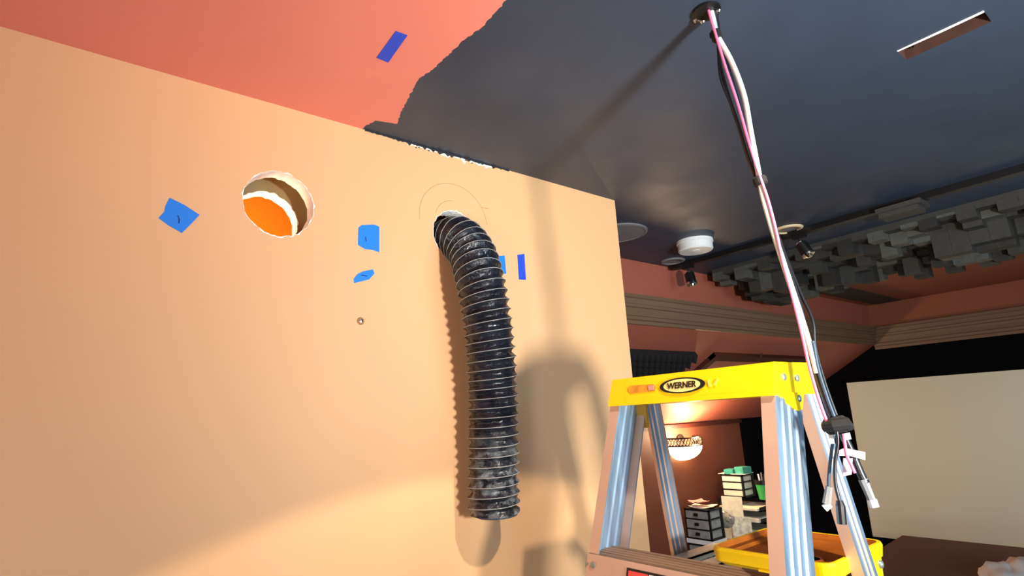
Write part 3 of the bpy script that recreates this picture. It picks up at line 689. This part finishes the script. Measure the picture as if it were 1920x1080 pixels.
# ------------------------------------------------------------------ desk corner with organisers
t = thing('desk', (-2.45, 4.2, 0), 'dark wooden desk against the maroon wall under the organisers', 'desk')
obj('desk_top', box(BM(), (KX+.03, 3.45, .50), (-2.05, 4.95, .53)), M_wood, t)
for x, y in ((-2.78, 3.5), (-2.1, 3.5), (-2.78, 4.9), (-2.1, 4.9)): obj('leg', box(BM(), (x-.03, y-.03, 0), (x+.03, y+.03, .50)), M_wood, t)
def tower(x0, x1, y0, y1, z0, z1, n, label, m, light=False):
    t = thing('drawer_organiser', ((x0+x1)/2, (y0+y1)/2, z0), label, 'drawer unit', 'small drawer organisers on the desk')
    b = BM()
    for x in (x0, x1-.012):
        for y in (y0, y1-.012): box(b, (x, y, z0), (x+.012, y+.012, z1))
    box(b, (x0, y0, z1-.012), (x1, y1, z1)); box(b, (x0, y0, z0), (x1, y1, z0+.01))
    box(b, (x0, y1-.006, z0), (x1, y1-.002, z1))
    for k in range(1, n): z = z0+(z1-z0)*k/n; box(b, (x0+.002, y0+.002, z-.003), (x1-.002, y1-.002, z+.003))
    obj('frame', b, M_blackpl, t)
    for k in range(n):
        za = z0+(z1-z0)*k/n+.006+(.006 if k == 0 else 0); zb = z0+(z1-z0)*(k+1)/n-.006-(.008 if k == n-1 else 0)
        b = BM(); box(b, (x0+.014, y0-.006, za), (x1-.014, y1-.016, zb)); d = obj('drawer', b, m, t, bevel=.003)
        if not light:
            b = BM(); cx = (x0+x1)/2; box(b, (cx-.014, y0-.018, (za+zb)/2-.008), (cx+.014, y0-.005, (za+zb)/2+.012)); obj('handle', b, M_blackpl, d)
XA, XB, YA, YB = -2.705, -2.50, 3.68, 3.845
tower(XA, XB, YA, YB, .735, .940, 3, 'smoked drawer organiser topped with loose papers, upper of two stacked', M_bin)
tower(XA, XB, YA, YB, .535, .705, 2, 'smoked drawer organiser at the bottom of the left stack', M_bin)
b = BM(); box(b, (XA-.005, YA-.005, .706), (XB+.006, YB+.004, .734)); tag(obj('tray_shelf', b, M_white, bevel=0), 'pale slab between the two stacked drawer organisers', 'tray')
M_bin2 = mat('drawer_white_plastic', (214, 212, 196), .35, noise=(20, .1))
tower(-2.685, -2.50, 4.17, 4.33, .962, 1.128, 3, 'pale drawer organiser with teal boxes on top', M_bin2, True)
# letter trays beneath it
t = thing('letter_tray_stack', (-2.56, 4.3, .53), 'stack of black letter trays full of paper', 'letter tray')
for k in range(5):
    z = .56+.08*k
    b = BM(); box(b, (-2.70, 4.12, z), (-2.36, 4.42, z+.006)); box(b, (-2.70, 4.12, z), (-2.69, 4.42, z+.076)); box(b, (-2.37, 4.12, z), (-2.36, 4.42, z+.03)); box(b, (-2.70, 4.41, z), (-2.36, 4.42, z+.05)); tr_ = obj('tray', b, M_blackpl, t)
    b = BM(); box(b, (-2.685, 4.10, z+.007), (-2.375, 4.40, z+.022+.012*(k % 2))); obj('paper_pile', b, M_paper, tr_)
def rot_box(a, c, ang, m, name, label, cat, group=None, bev=0):
    b = box(BM(), a, c); ce = (Vector(a)+Vector(c))/2; bmesh.ops.rotate(b, verts=b.verts, cent=ce, matrix=Matrix.Rotation(ang, 3, 'Z'))
    return tag(obj(name, b, m, None, bevel=bev), label, cat, group)
rot_box((-2.66, 4.17, 1.130), (-2.59, 4.27, 1.165), .2, M_teal, 'plastic_box', 'low teal box on the pale drawer organiser', 'box', None, .004)
rot_box((-2.575, 4.20, 1.130), (-2.495, 4.30, 1.182), -.15, M_teal, 'plastic_box', 'taller teal box on the pale drawer organiser', 'box', None, .004)
q = random.Random(2)
def sheet(cx, cy, z, wx, wy, ang, m, label, curl=.01):
    b = BM(); n = 4; g = [[b.verts.new((cx+(i/n-.5)*wx, cy+(j/n-.5)*wy, z+curl*(((i/n-.5)*2)**2*q.uniform(.5, 1)+((j/n-.5)*2)**2*q.uniform(0, .6)))) for j in range(n+1)] for i in range(n+1)]
    for i in range(n):
        for j in range(n): b.faces.new((g[i][j], g[i+1][j], g[i+1][j+1], g[i][j+1]))
    ex = bmesh.ops.extrude_face_region(b, geom=b.faces[:]); bmesh.ops.translate(b, verts=[v for v in ex['geom'] if isinstance(v, bmesh.types.BMVert)], vec=(0, 0, .003))
    bmesh.ops.rotate(b, verts=b.verts, cent=(cx, cy, z), matrix=Matrix.Rotation(ang, 3, 'Z'))
    return tag(obj('paper_sheet', b, m), label, 'paper')
sheet(-2.60, 3.765, .943, .17, .14, .25, M_paper, 'curled cream paper on the left drawer organiser')
sheet(-2.63, 3.76, .972, .10, .12, -.4, M_pinkp, 'small buff paper on top of the curled cream sheet', .012)
sheet(-2.60, 4.25, 1.1295, .22, .15, .1, M_paper, 'white paper under the teal boxes', .001)
# standing papers between the stacks
def stand(x, y, w_, z0, z1, lean, m, label, ang=0):
    b = BM(); box(b, (x, y, z0), (x+w_, y+.004, z1)); bmesh.ops.rotate(b, verts=b.verts, cent=(x, y, z0), matrix=Matrix.Rotation(lean, 3, 'X')); bmesh.ops.rotate(b, verts=b.verts, cent=(x, y, z0), matrix=Matrix.Rotation(ang, 3, 'Z'))
    return tag(obj('standing_paper', b, m), label, 'paper')
M_print = mat('printed_paper', (224, 226, 204), .85, noise=(36, .35))
stand(-2.62, 4.02, .16, .53, .985, -.05, M_paper, 'tall white paper standing between the organisers', .1)
stand(-2.66, 3.98, .14, .53, .90, -.05, M_paper, 'shorter cream paper standing left of the tall one', .1)
stand(-2.51, 3.95, .14, .53, .86, -.08, M_print, 'speckled printed paper standing by the letter trays', .15)
stand(-2.55, 3.87, .12, .53, .72, -.1, M_pinkp, 'pink paper leaning in front of the printed sheet', .1)
t = thing('plastic_bag', (-2.52, 3.93, .80), 'crumpled translucent grey bag over the standing papers', 'bag')
b = BM(); bmesh.ops.create_icosphere(b, subdivisions=3, radius=1)
for v in b.verts: v.co *= 1+q.uniform(-.14, .14); v.co = Vector((-2.54+v.co.x*.075, 3.925+v.co.y*.03, .84+v.co.z*.055))
obj('bag_body', b, mat('grey_film', (150, 148, 136), .3), t)
b = BM(); bmesh.ops.create_cone(b, segments=20, radius1=.046, radius2=.062, depth=.11, cap_ends=True); bmesh.ops.translate(b, verts=b.verts, vec=(-2.39, 4.27, 1.005))
t = tag(obj('pen_cup', b, M_green), 'green plastic cup beside the pale drawer organiser', 'cup')
b = BM(); lathe(b, (-2.39, 4.27, 1.06), [(.064, -.002), (.064, .03), (.058, .03), (.058, .0)], 20); obj('dark_rim', b, M_blackpl, t)
for k in range(4):
    b = BM(); tube(b, [(-2.41+.015*k, 4.26, 1.05), (-2.42+.02*k, 4.26+.01*k, 1.13+.01*(k % 2))], .006, 6); tag(obj('marker_pen', b, [M_white, M_grey, M_blackpl, M_paper][k]), ['white marker in the green cup', 'grey marker in the green cup', 'black marker in the green cup', 'cream marker in the green cup'][k], 'pen', 'markers in the green cup')

# ------------------------------------------------------------------ brown table with cloth
t = thing('covered_table', (-.6, 4.0, 0), 'table under a brown cover in front of the screen', 'table')
b = BM(); prism(b, [(-1.60, 4.50, .71), (-.2, 4.55, .71), (-.2, 3.2, .71), (-1.52, 3.2, .71)], (0, 0, .04)); obj('brown_cover', b, M_brown, t, bevel=.008)
for x, y in ((-1.42, 4.4), (-.3, 4.4), (-1.42, 3.35), (-.3, 3.35)): obj('leg', box(BM(), (x-.03, y-.03, 0), (x+.03, y+.03, .71)), M_wood, t)
b = BM(); bmesh.ops.create_icosphere(b, subdivisions=4, radius=1); q = random.Random(4)
for v in b.verts:
    n_ = v.co.normalized(); r = 1+.13*math.sin(5*n_.x+3*n_.y)+.10*math.sin(9*n_.y-4*n_.z)+.06*math.sin(15*n_.x+7*n_.z)
    v.co = Vector((-.86+n_.x*.13*r, 3.74+n_.y*.16*r, .752+max(0, n_.z*.085*r)))
tag(obj('crumpled_cloth', b, M_cloth, smooth=True), 'crumpled white cloth on the brown covered table', 'cloth')
